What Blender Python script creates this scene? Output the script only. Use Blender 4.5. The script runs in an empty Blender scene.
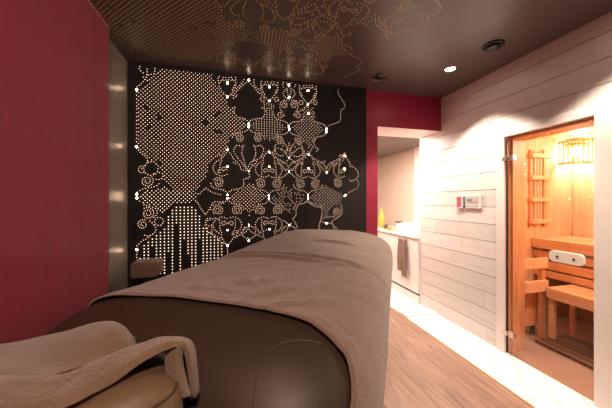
import bpy, bmesh, math, random
from mathutils import Vector, Matrix
random.seed(7)
scene = bpy.context.scene
C = scene.collection
PI = math.pi
EYE = 1.30
F = 264.0
YAW = math.radians(14.04)
SY, CY = math.sin(YAW), math.cos(YAW)

def ray(px, py):
    u = (px - 306) / F; v = (201 - py) / F
    return u * CY + SY, -u * SY + CY, v
def on_y(px, py, Y):          # point of a wall standing at depth Y
    x, y, z = ray(px, py); s = Y / y
    return x * s, EYE + z * s
def at_depth(px, py, d):
    x, y, z = ray(px, py)
    return Vector((x * d, y * d, EYE + z * d))

# ------------------------------------------------------------------ materials
def mat(name, color=(.5, .5, .5), rough=.5, metal=0, emit=None, strength=1, coat=0, spec=None, sheen=0):
    m = bpy.data.materials.new(name); m.use_nodes = True
    b = m.node_tree.nodes['Principled BSDF']
    b.inputs['Base Color'].default_value = (*color, 1)
    b.inputs['Roughness'].default_value = rough
    b.inputs['Metallic'].default_value = metal
    if emit:
        b.inputs['Emission Color'].default_value = (*emit, 1)
        b.inputs['Emission Strength'].default_value = strength
    if coat: b.inputs['Coat Weight'].default_value = coat
    if spec is not None: b.inputs['Specular IOR Level'].default_value = spec
    if sheen:
        b.inputs['Sheen Weight'].default_value = sheen
        b.inputs['Sheen Roughness'].default_value = .5
    return m
def nt(m): return m.node_tree.nodes, m.node_tree.links, m.node_tree.nodes['Principled BSDF']
def coords(m, scale=(1, 1, 1), rot=(0, 0, 0), loc=(0, 0, 0)):
    n, l, b = nt(m)
    g = n.new('ShaderNodeNewGeometry'); mp = n.new('ShaderNodeMapping')
    mp.inputs['Scale'].default_value = scale; mp.inputs['Rotation'].default_value = rot
    mp.inputs['Location'].default_value = loc
    l.new(g.outputs['Position'], mp.inputs['Vector'])
    return mp.outputs['Vector']
def noise(m, vec, scale, detail=4, rough=.55, dist=0):
    n, l, b = nt(m); t = n.new('ShaderNodeTexNoise')
    t.inputs['Scale'].default_value = scale; t.inputs['Detail'].default_value = detail
    t.inputs['Roughness'].default_value = rough; t.inputs['Distortion'].default_value = dist
    l.new(vec, t.inputs['Vector']); return t.outputs['Fac']
def ramp(m, fac, stops):
    n, l, b = nt(m); r = n.new('ShaderNodeValToRGB')
    while len(r.color_ramp.elements) < len(stops): r.color_ramp.elements.new(.5)
    for e, (p, c) in zip(r.color_ramp.elements, stops):
        e.position = p; e.color = (*c, 1)
    l.new(fac, r.inputs['Fac']); return r.outputs['Color']
def bump(m, fac, strength, dist, normal=None):
    n, l, b = nt(m); t = n.new('ShaderNodeBump')
    t.inputs['Strength'].default_value = strength; t.inputs['Distance'].default_value = dist
    l.new(fac, t.inputs['Height'])
    if normal: l.new(normal, t.inputs['Normal'])
    l.new(t.outputs['Normal'], b.inputs['Normal']); return t.outputs['Normal']
def base(m, col): m.node_tree.links.new(col, m.node_tree.nodes['Principled BSDF'].inputs['Base Color'])
def mixc(m, fac, a, b_, mode='MIX'):
    n, l, b = nt(m); x = n.new('ShaderNodeMix'); x.data_type = 'RGBA'; x.blend_type = mode
    if isinstance(fac, (int, float)): x.inputs[0].default_value = fac
    else: l.new(fac, x.inputs[0])
    for s, v in ((6, a), (7, b_)):
        if isinstance(v, tuple): x.inputs[s].default_value = (*v, 1)
        else: l.new(v, x.inputs[s])
    return x.outputs[2]

M = {}
# whitewashed boards: grain runs along y
def board_mat(name, scale, stops, rough=.5, coat=0):
    m = mat(name, rough=rough, coat=coat)
    v = coords(m, scale); f = noise(m, v, 1, 6, .6, .6)
    a = m.node_tree.nodes.new('ShaderNodeAttribute'); a.attribute_name = 'shade'
    c = ramp(m, f, stops)
    c = mixc(m, 1.0, c, a.outputs['Color'], 'MULTIPLY'); base(m, c)
    bump(m, f, .25, .002)
    return m
M['white_board'] = board_mat('whitewashed_wood', (14, 2.2, 26), [(.28, (.68, .61, .545)), (.42, (.78, .725, .665)), (.7, (.82, .775, .725))], .42)
M['darkwood'] = mat('dark_slats', (.16, .085, .05), .6)
M['gap'] = mat('shadow_gap', (.42, .34, .28), .9)
M['white_trim'] = mat('white_painted_wood', (.83, .76, .70), .45)
M['metal_trim'] = mat('polished_groove', (.75, .72, .7), .25, .8)
M['sauna_board'] = board_mat('sauna_wood_vertical', (24, 24, 2.2), [(.3, (.72, .45, .27)), (.5, (.80, .54, .35)), (.75, (.85, .60, .41))], .5)
M['sauna_h'] = board_mat('sauna_wood_bench', (6, 2.2, 26), [(.3, (.68, .40, .23)), (.5, (.80, .51, .31)), (.75, (.86, .58, .38))], .5)
M['sauna_jamb'] = board_mat('sauna_frame_wood', (24, 24, 2.2), [(.3, (.52, .25, .12)), (.5, (.66, .35, .18)), (.75, (.74, .43, .24))], .45)
m = M['veneer'] = mat('thin_wood_slats', (.62, .36, .18), .6)
n, l, b = nt(m); tl_ = n.new('ShaderNodeBsdfTranslucent'); mx = n.new('ShaderNodeMixShader'); out = n['Material Output']
tl_.inputs['Color'].default_value = (.9, .6, .35, 1); mx.inputs[0].default_value = .3
l.new(b.outputs[0], mx.inputs[1]); l.new(tl_.outputs[0], mx.inputs[2]); l.new(mx.outputs[0], out.inputs['Surface'])
# floors
m = mat('oak_floor', rough=.36); v = coords(m, (9, .9, 1))
f = noise(m, v, 2.2, 8, .62, 1.4)
vb = coords(m, (1, 1, 1), (0, 0, PI / 2))
n, l, b = nt(m); br = n.new('ShaderNodeTexBrick')
br.inputs['Scale'].default_value = 1; br.inputs['Mortar Size'].default_value = .0015
br.inputs['Brick Width'].default_value = 1.3; br.inputs['Row Height'].default_value = .19
br.inputs['Color1'].default_value = (.80, .80, .80, 1); br.inputs['Color2'].default_value = (1, 1, 1, 1)
br.inputs['Mortar'].default_value = (.45, .42, .4, 1); br.inputs['Bias'].default_value = 0
l.new(vb, br.inputs['Vector'])
c = ramp(m, f, [(.28, (.15, .085, .06)), (.45, (.31, .185, .13)), (.62, (.40, .25, .18)), (.8, (.46, .31, .23))])
base(m, mixc(m, 1.0, c, br.outputs['Color'], 'MULTIPLY')); bump(m, f, .12, .002); M['oak'] = m
m = mat('white_floor_tiles', rough=.22); vb = coords(m, (1, 1, 1), (0, 0, math.radians(-48)))
n, l, b = nt(m); br = n.new('ShaderNodeTexBrick')
br.inputs['Scale'].default_value = 1; br.inputs['Mortar Size'].default_value = .003
br.inputs['Brick Width'].default_value = .9; br.inputs['Row Height'].default_value = .16
br.inputs['Color1'].default_value = (.84, .81, .79, 1); br.inputs['Color2'].default_value = (.90, .88, .86, 1)
br.inputs['Mortar'].default_value = (.48, .44, .42, 1)
l.new(vb, br.inputs['Vector']); base(m, br.outputs['Color']); M['tile'] = m
m = mat('beige_wall_tiles', rough=.35); vb = coords(m, (1, 1, 1), (PI / 2, 0, PI / 2))
n, l, b = nt(m)
sx = n.new('ShaderNodeSeparateXYZ'); cb = n.new('ShaderNodeCombineXYZ'); g = n.new('ShaderNodeNewGeometry')
l.new(g.outputs['Position'], sx.inputs[0]); l.new(sx.outputs['Y'], cb.inputs['X']); l.new(sx.outputs['Z'], cb.inputs['Y'])
br = n.new('ShaderNodeTexBrick'); br.offset = 0
br.inputs['Scale'].default_value = 1; br.inputs['Mortar Size'].default_value = .003
br.inputs['Brick Width'].default_value = .45; br.inputs['Row Height'].default_value = .9
br.inputs['Color1'].default_value = (.60, .47, .38, 1); br.inputs['Color2'].default_value = (.63, .50, .41, 1)
br.inputs['Mortar'].default_value = (.48, .37, .30, 1)
l.new(cb.outputs[0], br.inputs['Vector']); base(m, br.outputs['Color']); M['wall_tile'] = m
# ceiling: dark lacquered stretch ceiling that mirrors the dotted wall
m = mat('dark_lacquer_ceiling', (.082, .055, .050), .5)
n, l, b = nt(m)
b.inputs['Roughness'].default_value = .36; b.inputs['Specular IOR Level'].default_value = .7
M['ceiling'] = m
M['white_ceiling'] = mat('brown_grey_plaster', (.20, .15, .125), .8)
M['plaster'] = mat('beige_plaster', (.72, .60, .50), .7)
# red
m = mat('crimson_wall', (.30, .014, .050), .38); f = noise(m, coords(m, (3, 3, 3)), 2, 5)
bump(m, f, .15, .01); M['red_wall'] = m
m = mat('crimson_leatherette', (.31, .021, .058), .42, sheen=.15)
f1 = noise(m, coords(m, (1, 34, 5)), 1, 3, .6, .3)
n, l, b = nt(m); wv = n.new('ShaderNodeTexWave'); wv.bands_direction = 'Z'; wv.wave_profile = 'SIN'
wv.inputs['Scale'].default_value = .62; wv.inputs['Distortion'].default_value = 1.2; wv.inputs['Detail'].default_value = 1; wv.inputs['Detail Scale'].default_value = .8
l.new(coords(m, (1, 1, 1), (math.radians(9), 0, 0)), wv.inputs['Vector'])
pw = n.new('ShaderNodeMath'); pw.operation = 'POWER'; pw.inputs[1].default_value = 9; l.new(wv.outputs['Fac'], pw.inputs[0])
mm = n.new('ShaderNodeMath'); mm.operation = 'MULTIPLY'; l.new(pw.outputs[0], mm.inputs[0]); l.new(f1, mm.inputs[1])
f2 = noise(m, coords(m, (60, 60, 60)), 6, 3); f3 = noise(m, coords(m, (1, 5, .8)), 1.5, 3)
nn = bump(m, mm.outputs[0], .5, .022); nn = bump(m, f3, .25, .015, nn); bump(m, f2, .15, .001, nn); M['leatherette'] = m
m = mat('brushed_grey_laminate', (.50, .45, .40), .36, .5)
f = noise(m, coords(m, (40, 260, 1.0)), 1, 4); bump(m, f, .12, .001)
M['grey_laminate'] = m
m = mat('black_perforated_panel', (.012, .010, .009), .6, spec=.25); f = noise(m, coords(m, (1, 1, 1)), 60, 2)
bump(m, f, .05, .0005); M['black_panel'] = m
M['dot'] = mat('backlit_perforation', (.1, .07, .05), .5, emit=(1.0, .64, .44), strength=2.9)
M['dot_dim'] = mat('dim_backlit_perforation', (.1, .07, .05), .5, emit=(1.0, .66, .46), strength=2.3)
M['dot_big'] = mat('bright_backlit_perforation', (.1, .07, .05), .5, emit=(1.0, .70, .50), strength=2.3)
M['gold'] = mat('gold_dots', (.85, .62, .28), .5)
M['star'] = mat('warm_led_lens', (.3, .25, .2), .4, emit=(1.0, .72, .50), strength=38)
# upholstery
m = mat('brown_leather', (.034, .021, .013), .5); n, l, b = nt(m)
vo = n.new('ShaderNodeTexVoronoi'); vo.inputs['Scale'].default_value = 420; l.new(coords(m), vo.inputs['Vector'])
f = noise(m, coords(m), 5, 3); nn = bump(m, vo.outputs['Distance'], .10, .001); bump(m, f, .12, .02, nn); M['leather'] = m
m = mat('lit_brown_leather', (.125, .080, .046), .45); n, l, b = nt(m)  # same brown leather as the table, its colour lightened as if lit
vo = n.new('ShaderNodeTexVoronoi'); vo.inputs['Scale'].default_value = 420; l.new(coords(m), vo.inputs['Vector'])
f = noise(m, coords(m), 9, 3); nn = bump(m, vo.outputs['Distance'], .10, .001); bump(m, f, .25, .02, nn); M['lit_brown_leather'] = m
def terry(name, c1, c2):
    m = mat(name, rough=.95, sheen=.35, spec=.1)
    f = noise(m, coords(m), 260, 4, .7); f2 = noise(m, coords(m), 14, 4, .6)
    base(m, mixc(m, .5, ramp(m, f, [(.3, c1), (.7, c2)]), ramp(m, f2, [(.3, c1), (.7, c2)])))
    nn = bump(m, f2, .25, .006); f3 = noise(m, coords(m), 110, 3, .7); nn = bump(m, f3, .7, .006, nn); bump(m, f, .9, .003, nn); return m
M['terry'] = terry('taupe_terry', (.135, .092, .07), (.24, .17, .135))
M['terry2'] = terry('sand_terry', (.115, .076, .048), (.20, .138, .092))
M['terry3'] = terry('brown_terry', (.20, .12, .09), (.30, .19, .15))
M['piping'] = mat('dark_piping', (.05, .032, .02), .5)
M['hem'] = mat('woven_hem', (.38, .27, .19), .9)
M['black'] = mat('black_plastic', (.012, .011, .011), .4)
M['dark_metal'] = mat('dark_metal', (.05, .045, .042), .35, .8)
M['chrome'] = mat('chrome', (.8, .78, .76), .12, 1)
M['brass'] = mat('satin_nickel', (.62, .52, .42), .3, .9)
M['white_gloss'] = mat('white_gloss', (.85, .81, .77), .2)
M['ceramic'] = mat('white_ceramic', (.88, .86, .83), .1)
M['yellow'] = mat('yellow_glaze', (.50, .40, .07), .3)
M['amber'] = mat('amber_glass', (.75, .33, .06), .25)
M['darkbrown'] = mat('dark_brown_ceramic', (.13, .07, .04), .35)
M['lamp_on'] = mat('lit_lamp_lens', (1, 1, 1), .3, emit=(1, .88, .74), strength=45)
M['sauna_bulb'] = mat('lit_sauna_bulb', (1, 1, 1), .3, emit=(1, .74, .45), strength=50)
M['pale_wood'] = mat('pale_ash_wood', (.82, .72, .60), .5)
M['red_led'] = mat('red_display', (.8, .03, .02), .4, emit=(1, .08, .05), strength=.6)
M['pink_led'] = mat('crimson_button', (.75, .03, .10), .4, emit=(1, .05, .15), strength=.4)
M['grey_plastic'] = mat('grey_plastic', (.22, .24, .25), .4)
M['light_plastic'] = mat('light_plastic', (.70, .68, .64), .4)
M['lcd'] = mat('display_glass', (.52, .50, .45), .2)
M['stone'] = mat('sauna_floor_tile', (.34, .21, .14), .5)
m = bpy.data.materials.new('tinted_door_glass'); m.use_nodes = True
n = m.node_tree.nodes; l = m.node_tree.links; n.clear()
o = n.new('ShaderNodeOutputMaterial'); mx = n.new('ShaderNodeMixShader'); tr = n.new('ShaderNodeBsdfTransparent')
gl = n.new('ShaderNodeBsdfGlossy'); fr = n.new('ShaderNodeFresnel')
tr.inputs['Color'].default_value = (.97, .95, .92, 1); gl.inputs['Roughness'].default_value = .01; fr.inputs['IOR'].default_value = 1.7
gg = n.new('ShaderNodeNewGeometry'); mu = n.new('ShaderNodeMath'); mu.operation = 'SUBTRACT'; mu.use_clamp = True      # only the outer skin of the pane mirrors
l.new(fr.outputs[0], mu.inputs[0]); l.new(gg.outputs['Backfacing'], mu.inputs[1])
l.new(mu.outputs[0], mx.inputs[0]); l.new(tr.outputs[0], mx.inputs[1]); l.new(gl.outputs[0], mx.inputs[2]); l.new(mx.outputs[0], o.inputs[0])
M['glass'] = m

# ------------------------------------------------------------------ builders
def bx(bm, x0, x1, y0, y1, z0, z1, bev=0, shade=None):
    vs = [bm.verts.new(p) for p in ((x0,y0,z0),(x1,y0,z0),(x1,y1,z0),(x0,y1,z0),(x0,y0,z1),(x1,y0,z1),(x1,y1,z1),(x0,y1,z1))]
    fs = [bm.faces.new([vs[i] for i in q]) for q in ((0,3,2,1),(4,5,6,7),(0,1,5,4),(1,2,6,5),(2,3,7,6),(3,0,4,7))]
    if bev:
        es = list({e for f in fs for e in f.edges})
        r = bmesh.ops.bevel(bm, geom=es, offset=bev, segments=3, profile=.6, affect='EDGES')
        fs = list({f for f in r['faces']} | {f for f in fs if f.is_valid})
        fs = list({f for v in {v for f in fs for v in f.verts} for f in v.link_faces})
    lay = bm.loops.layers.color.get('shade') or bm.loops.layers.color.new('shade')
    s = 1 if shade is None else shade
    for f in fs:
        for lp in f.loops: lp[lay] = (s, s, s, 1)
def lathe(bm, prof, cx=0, cy=0, seg=28, z0=0):
    rings = []
    for r, z in prof:
        rings.append([bm.verts.new((cx + max(r, 1e-4) * math.cos(2*PI*i/seg), cy + max(r, 1e-4) * math.sin(2*PI*i/seg), z0 + z)) for i in range(seg)])
    for a, b in zip(rings, rings[1:]):
        for i in range(seg):
            bm.faces.new((a[i], a[(i+1) % seg], b[(i+1) % seg], b[i]))
    bm.faces.new(rings[0][::-1]); bm.faces.new(rings[-1])
def tube(bm, pts, r, seg=8):
    pts = [Vector(p) for p in pts]; rings = []
    for i, p in enumerate(pts):
        t = (pts[min(i+1, len(pts)-1)] - pts[max(i-1, 0)]).normalized()
        up = Vector((0, 0, 1)) if abs(t.z) < .9 else Vector((1, 0, 0))
        a = t.cross(up).normalized(); b = t.cross(a)
        rings.append([bm.verts.new(p + a * r * math.cos(2*PI*k/seg) + b * r * math.sin(2*PI*k/seg)) for k in range(seg)])
    for a, b in zip(rings, rings[1:]):
        for k in range(seg): bm.faces.new((a[k], a[(k+1) % seg], b[(k+1) % seg], b[k]))
    bm.faces.new(rings[0][::-1]); bm.faces.new(rings[-1])
def obj(name, bm, m, parent=None, smooth=False, label=None):
    me = bpy.data.meshes.new(name); bmesh.ops.recalc_face_normals(bm, faces=bm.faces); bm.to_mesh(me); bm.free()
    if smooth:
        for p in me.polygons: p.use_smooth = True
    me.materials.append(M[m]); o = bpy.data.objects.new(name, me); C.objects.link(o)
    if parent:
        o.parent = parent; top = parent
        w = Matrix.Identity(4); q = parent
        while q: w = (Matrix.Translation(q.location) if q.type == 'EMPTY' else Matrix.Identity(4)) @ w; q = None if q.type == 'EMPTY' else q.parent
        if parent.type == 'EMPTY': o.matrix_parent_inverse = Matrix.Translation(-parent.location)
    if label: o['label'] = label
    return o
def tag(o, label, cat, group=None):
    o['label'] = label; o['category'] = cat
    if group: o['group'] = group
    return o
def thing(name, label, cat, loc, group=None):
    o = bpy.data.objects.new(name, None); C.objects.link(o); o.location = loc; o.empty_display_size = .1
    return tag(o, label, cat, group)
def box(name, m, d, parent=None, bev=0, label=None):
    bm = bmesh.new(); bx(bm, *d, bev); return obj(name, bm, m, parent, label=label)
def struct(name, m, d=None, bm=None, bev=0):
    if bm is None: bm = bmesh.new(); bx(bm, *d, bev)
    o = obj(name, bm, m); o['kind'] = 'structure'; return o
def dup(root, delta, label=None, group=None):
    r = root.copy(); C.objects.link(r); r.location = Vector(root.location) + Vector(delta)
    if label: r['label'] = label
    if group: r['group'] = group
    for ch in list(root.children):
        if ch.type == 'LIGHT': continue
        c = ch.copy(); C.objects.link(c); c.parent = r; c.matrix_parent_inverse = ch.matrix_parent_inverse.copy()
        for g in ch.children:
            d = g.copy(); C.objects.link(d); d.parent = c; d.matrix_parent_inverse = g.matrix_parent_inverse.copy()
    return r

# ------------------------------------------------------------------ room shell
H = 2.46; XL = -.91; XR = 2.20; YB = 2.52; YN = -1.5; DT = 1.845
struct('floor', 'oak', (XL-.1, 1.79, YN, 5.0, -.05, 0))
struct('floor_tiles', 'tile', (1.80, 2.90, YN, 5.0, -.05, .002))
struct('trim_1', 'sauna_jamb', (1.788, 1.80, YN, 5.0, -.05, .005))
struct('trim_2', 'white_gloss', (1.80, XR, 2.58, 2.70, -.02, .018), bev=.004)
ceiling = struct('ceiling', 'ceiling', (XL-.1, XR + .05, YN, YB, H, H + .08))
struct('wall_left', 'grey_laminate', (XL-.1, XL, YN, YB, 0, H))
struct('wall_near', 'plaster', (XL-.1, XR + .1, YN-.1, YN, 0, H))
bm = bmesh.new()
bx(bm, XL-.1, 1.41, YB, YB + .36, 0, H); bx(bm, 1.41, XR, YB, YB + .008, 2.09, H)
struct('wall_back', 'red_wall', bm=bm)
struct('trim_3', 'white_trim', (1.41, XR, YB + .008, YB + .36, 2.088, H))       # pale lintel over the opening
# right wall of whitewashed boards with open joints
bm = bmesh.new(); z = -.012; bh = .157; oy0, oy1 = 1.18, 1.78
rows = []
ztop = 2.345
edges = [2.46, 2.345]
while edges[-1] > .05: edges.append(edges[-1] - bh)
edges[-1] = 0
for i in range(len(edges)-1):
    z1, z0 = edges[i], edges[i+1]
    y = YN - random.uniform(0, 1.2)
    spans = []
    while y < 2.86:
        y2 = y + random.uniform(.9, 1.7); spans.append((max(y, YN), min(y2, 2.86))); y = y2
    for (a, b) in spans:
        sh = random.uniform(.93, 1.03)
        for (p, q) in (((a, min(b, oy0)), (max(a, oy1), b)) if z0 < DT else ((a, b),)):
            if q - p > .01: bx(bm, XR, XR + .02, p + .0012, q - .0012, z0 + .0025, z1 - .0025, 0, sh)
struct('wall_right', 'white_board', bm=bm)
bm = bmesh.new()
bx(bm, XR + .016, XR + .18, YN, oy0, 0, H); bx(bm, XR + .016, XR + .18, oy1, 2.86, 0, H); bx(bm, XR + .016, XR + .18, oy0, oy1, DT, H)
struct('wall_right_backing', 'gap', bm=bm)
# bathroom beyond the opening
BZ = 2.16
struct('wall_bathroom', 'wall_tile', (2.75, 2.85, 2.86, 5.0, 0, BZ))
struct('wall_far', 'plaster', (.9, 2.85, 5.0, 5.1, 0, BZ))
struct('wall_side', 'plaster', (.8, .9, 2.88, 5.1, 0, BZ))
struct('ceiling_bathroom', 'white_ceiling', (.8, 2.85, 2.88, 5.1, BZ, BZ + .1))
struct('trim_4', 'white_trim', (XR - .004, 2.75, 2.86, 2.875, 0, BZ))
struct('trim_7', 'white_trim', (2.735, 2.75, 2.875, 3.72, .86, BZ))             # pale panel on the bathroom side wall
# sauna shell: boards upright
def vboards(axis, c, a0, a1, z0, z1, w=.095):
    bm = bmesh.new(); a = a0
    while a < a1 - .01:
        e = min(a + w, a1); sh = random.uniform(.9, 1.05)
        if axis == 'x': bx(bm, c, c + .05, a + .001, e - .001, z0, z1, .002, sh)
        else: bx(bm, a + .001, e - .001, c, c + .05, z0, z1, .002, sh)
        a = e
    return bm
SX0, SX1, SY0, SY1, SH = 2.38, 3.70, .75, 2.20, 2.0
struct('wall_sauna_east', 'sauna_board', bm=vboards('x', SX1, SY0, SY1, 0, SH))
struct('wall_sauna_north', 'sauna_board', bm=vboards('y', SY1, SX0, SX1, 0, SH))
struct('wall_sauna_south', 'sauna_board', bm=vboards('y', SY0 - .05, SX0, SX1, 0, SH))
bm = bmesh.new(); bx(bm, SX0, SX0 + .02, SY0, oy0 - .02, 0, SH); bx(bm, SX0, SX0 + .02, oy1 + .02, SY1, 0, SH); bx(bm, SX0, SX0 + .02, oy0, oy1, DT + .02, SH)
struct('wall_sauna_west', 'sauna_board', bm=bm)
struct('ceiling_sauna', 'sauna_h', (SX0, SX1 + .05, SY0 - .05, SY1 + .05, SH, SH + .05))
struct('floor_sauna', 'stone', (XR + .02, SX1 + .05, SY0 - .05, SY1 + .05, -.05, .004))
bm = bmesh.new()
bx(bm, XR - .018, XR + .03, oy1 - .005, oy1 + .065, 0, DT + .065, .004)
bx(bm, XR - .018, XR + .03, oy0 - .085, oy0 + .005, 0, DT + .065, .004)
bx(bm, XR - .0185, XR + .03, oy0 + .005, oy1 - .005, DT, DT + .065, .004)
struct('trim_5', 'white_trim', bm=bm)
bm = bmesh.new()
bx(bm, XR + .03, SX0 + .03, oy1 - .012, oy1 + .02, 0, DT, .003); bx(bm, XR + .03, SX0 + .03, oy0 - .02, oy0 + .006, 0, DT, .003)
bx(bm, XR + .03, SX0 + .03, oy0 + .006, oy1 - .012, DT - .02, DT + .02, .003)
bx(bm, XR + .05, XR + .07, oy1 - .03, oy1 - .012, 0, DT - .02)
struct('trim_6', 'sauna_jamb', bm=bm)
# glass door
d = struct('door_1', 'glass', (XR + .006, XR + .014, oy0 + .01, oy1 - .016, .012, DT - .024))
gedge = box('door_edge', 'dark_metal', (XR + .004, XR + .016, oy1 - .016, oy1 - .008, .012, DT - .024), d)
for zc in (.18, 1.66):
    bm = bmesh.new(); bx(bm, XR - .008, XR + .03, oy1 - .075, oy1 - .03, zc - .022, zc + .022, .004)
    bx(bm, XR - .022, XR + .012, oy1 - .034, oy1 + .012, zc - .016, zc + .016, .005)
    obj('hinge', bm, 'brass', d)
bm = bmesh.new(); A_ = []; B_ = []
for (yc, zc, a0) in ((1.40, .928, 0), (1.245, .928, 90), (1.245, .892, 180), (1.40, .892, 270)):
    for k in range(6):
        t = math.radians(a0 + 18 * k); A_.append(bm.verts.new((XR - .040, yc + .020 * math.cos(t), zc + .020 * math.sin(t)))); B_.append(bm.verts.new((XR - .018, yc + .020 * math.cos(t), zc + .020 * math.sin(t))))
f_ = [bm.faces.new(A_), bm.faces.new(B_[::-1])]
for k in range(24): bm.faces.new((A_[k], A_[(k+1) % 24], B_[(k+1) % 24], B_[k]))
bmesh.ops.bevel(bm, geom=[e for f in f_ for e in f.edges], offset=.004, segments=2, affect='EDGES')
hd = obj('door_handle', bm, 'pale_wood', d, smooth=False, label='pale wooden oblong handle')
for yy in (1.275, 1.37):
    bm = bmesh.new(); lathe(bm, [(.007, -.002), (.007, .004), (.003, .005)], seg=12)
    bmesh.ops.rotate(bm, verts=bm.verts, matrix=Matrix.Rotation(-PI/2, 3, 'Y')); bmesh.ops.translate(bm, verts=bm.verts, vec=(XR - .040, yy, .91))
    obj('screw', bm, 'dark_metal', hd)
    bm = bmesh.new(); tube(bm, [(XR - .02, yy, .91), (XR + .008, yy, .91)], .007); obj('standoff', bm, 'dark_metal', hd)

# ------------------------------------------------------------------ left red upholstered panel
bm = bmesh.new(); ny, nz = 170, 110; XP = -.842
def red_x(y, z):
    s = 0
    for (zc, sl) in ((1.78, -.10), (1.28, -.02), (.86, .12)):
        dz = z - (zc + sl * (y - 1.2)); w = math.exp(-(dz / .035) ** 2)
        s += w * .0015 * math.sin(y * 74 + 3 * math.sin(y * 17 + zc)) * (0.5 + .5 * math.sin(y * 5.3 + zc * 4))
    s += .0006 * math.sin(y * 31 + 2 * math.sin(z * 2.3)) * math.sin(z * 3 + y)
    e = min(1, max(0, (2.04 - y) / .02), max(0, (H - z) / .02 + .4)); e = max(0, min(1, e))
    return XP + s - .012 * (1 - math.sqrt(max(0, 1 - (1 - e) ** 2)))
g = [[bm.verts.new((red_x(YN + (2.04 - YN) * (i / ny), H * j / nz), YN + (2.04 - YN) * (i / ny), H * j / nz)) for j in range(nz + 1)] for i in range(ny + 1)]
for i in range(ny):
    for j in range(nz): bm.faces.new((g[i][j], g[i+1][j], g[i+1][j+1], g[i][j+1]))
bd = [(g[i][0], g[i][nz]) for i in range(ny + 1)]
bk = [[bm.verts.new((XL + .002, YN + (2.04 - YN) * i / ny, zz)) for zz in (0, H - .001)] for i in (0, ny)]
loop = [g[ny][j] for j in range(nz + 1)]
bm.faces.new([bk[1][0]] + loop + [bk[1][1]])
bm.faces.new([bk[0][0], bk[0][1], bk[1][1], bk[1][0]])
bm.faces.new([g[i][nz] for i in range(ny + 1)] + [bk[1][1], bk[0][1]])
pl_ = obj('upholstered_panel', bm, 'leatherette', smooth=False)
for i, p in enumerate(pl_.data.polygons): p.use_smooth = len(p.vertices) == 4 and p.area < .01
tag(pl_, 'large crimson leatherette panel stretched over the left wall, faint wrinkles', 'wall panel')

# ------------------------------------------------------------------ dotted light panel on the back wall
PY = YB - .03
panel = thing('light_panel', 'black perforated wall panel with glowing damask pattern of dots', 'wall panel', (.18, PY, 0))
box('panel_board', 'black_panel', (XL + .004, 1.265, PY, YB - .001, 0, H - .002), panel)
def W(px, py): return on_y(px, py, PY)
dots = {'dot': [], 'dot_dim': [], 'dot_big': []}
taken = {}
def put(x, z, r=.0036, k='dot', guard=.0122):
    if z > 2.435 or z < .55 or x < XL + .02 or x > 1.25: return
    key = (int(x / guard), int(z / guard))
    for i in (-1, 0, 1):
        for j in (-1, 0, 1):
            for (a, b) in taken.get((key[0]+i, key[1]+j), ()):
                if (a-x)**2 + (b-z)**2 < guard*guard: return
    taken.setdefault(key, []).append((x, z)); dots[k].append((x, z, r))
holes = []
def inside(poly, x, z):
    c = False; j = len(poly) - 1
    for i in range(len(poly)):
        if (poly[i][1] > z) != (poly[j][1] > z) and x < (poly[j][0]-poly[i][0]) * (z-poly[i][1]) / (poly[j][1]-poly[i][1]) + poly[i][0]: c = not c
        j = i
    return c
def curve(pts, sp=.0215, k='dot', r=.0029, closed=False):
    if k == 'dot_dim': sp, r = .023, .0026
    P = [Vector(p) for p in pts]; n = len(P); out = []
    rng = range(n if closed else n - 1)
    for i in rng:
        if closed: a, b, c, d_ = P[(i-1) % n], P[i], P[(i+1) % n], P[(i+2) % n]
        else: a, b, c, d_ = P[max(i-1, 0)], P[i], P[i+1], P[min(i+2, n-1)]
        for t in range(24):
            t /= 24; out.append(.5 * ((2*b) + (-a+c)*t + (2*a-5*b+4*c-d_)*t*t + (-a+3*b-3*c+d_)*t**3))
    out.append(P[0] if closed else P[-1])
    acc = 0; put(out[0][0], out[0][1], r, k)
    for p, q in zip(out, out[1:]):
        acc += (q - p).length
        if acc >= sp: put(q[0], q[1], r, k); acc = 0
def C_(pxs, **kw): curve([W(*p) for p in pxs], **kw)
def fill(pxs, dx, dz, stag=True, skip=(), k='dot', r=.0028, x0=0, z0=0, prob=1):
    poly = [W(*p) for p in pxs]
    xs = [p[0] for p in poly]; zs = [p[1] for p in poly]
    i = int(math.floor((min(xs) - x0) / dx))
    while x0 + i * dx < max(xs):
        x = x0 + i * dx; z = z0 + math.floor((min(zs) - z0) / dz) * dz + (dz / 2 if stag and i % 2 else 0)
        while z < max(zs):
            if inside(poly, x, z) and random.random() < prob:
                if not any((((x-a) * math.cos(t) + (z-b) * math.sin(t)) / rx) ** 2 + ((-(x-a) * math.sin(t) + (z-b) * math.cos(t)) / rz) ** 2 < 1 for (a, b, rx, rz, t) in skip):
                    put(x, z, r, k)
            z += dz
        i += 1
def spiral(x, z, r, d=1, turns=1.7, ph=0):
    N = int(turns * 14)
    curve([(x + d * r * (1 - .8 * i / N) * math.cos(ph + 2*PI*turns*i/N), z + r * (1 - .8 * i / N) * math.sin(ph + 2*PI*turns*i/N)) for i in range(N + 1)], sp=.0165, r=.0026)
def ring(x, z, rx, rz=None, k='dot'):
    rz = rz or rx; curve([(x + rx * math.cos(2*PI*i/12), z + rz * math.sin(2*PI*i/12)) for i in range(12)], closed=True, k=k)
stars = []
def star(px, py, s=1): x, z = W(px, py); stars.append((x, z, s)); taken.setdefault((int(x/.0122), int(z/.0122)), []).append((x, z))
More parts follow.
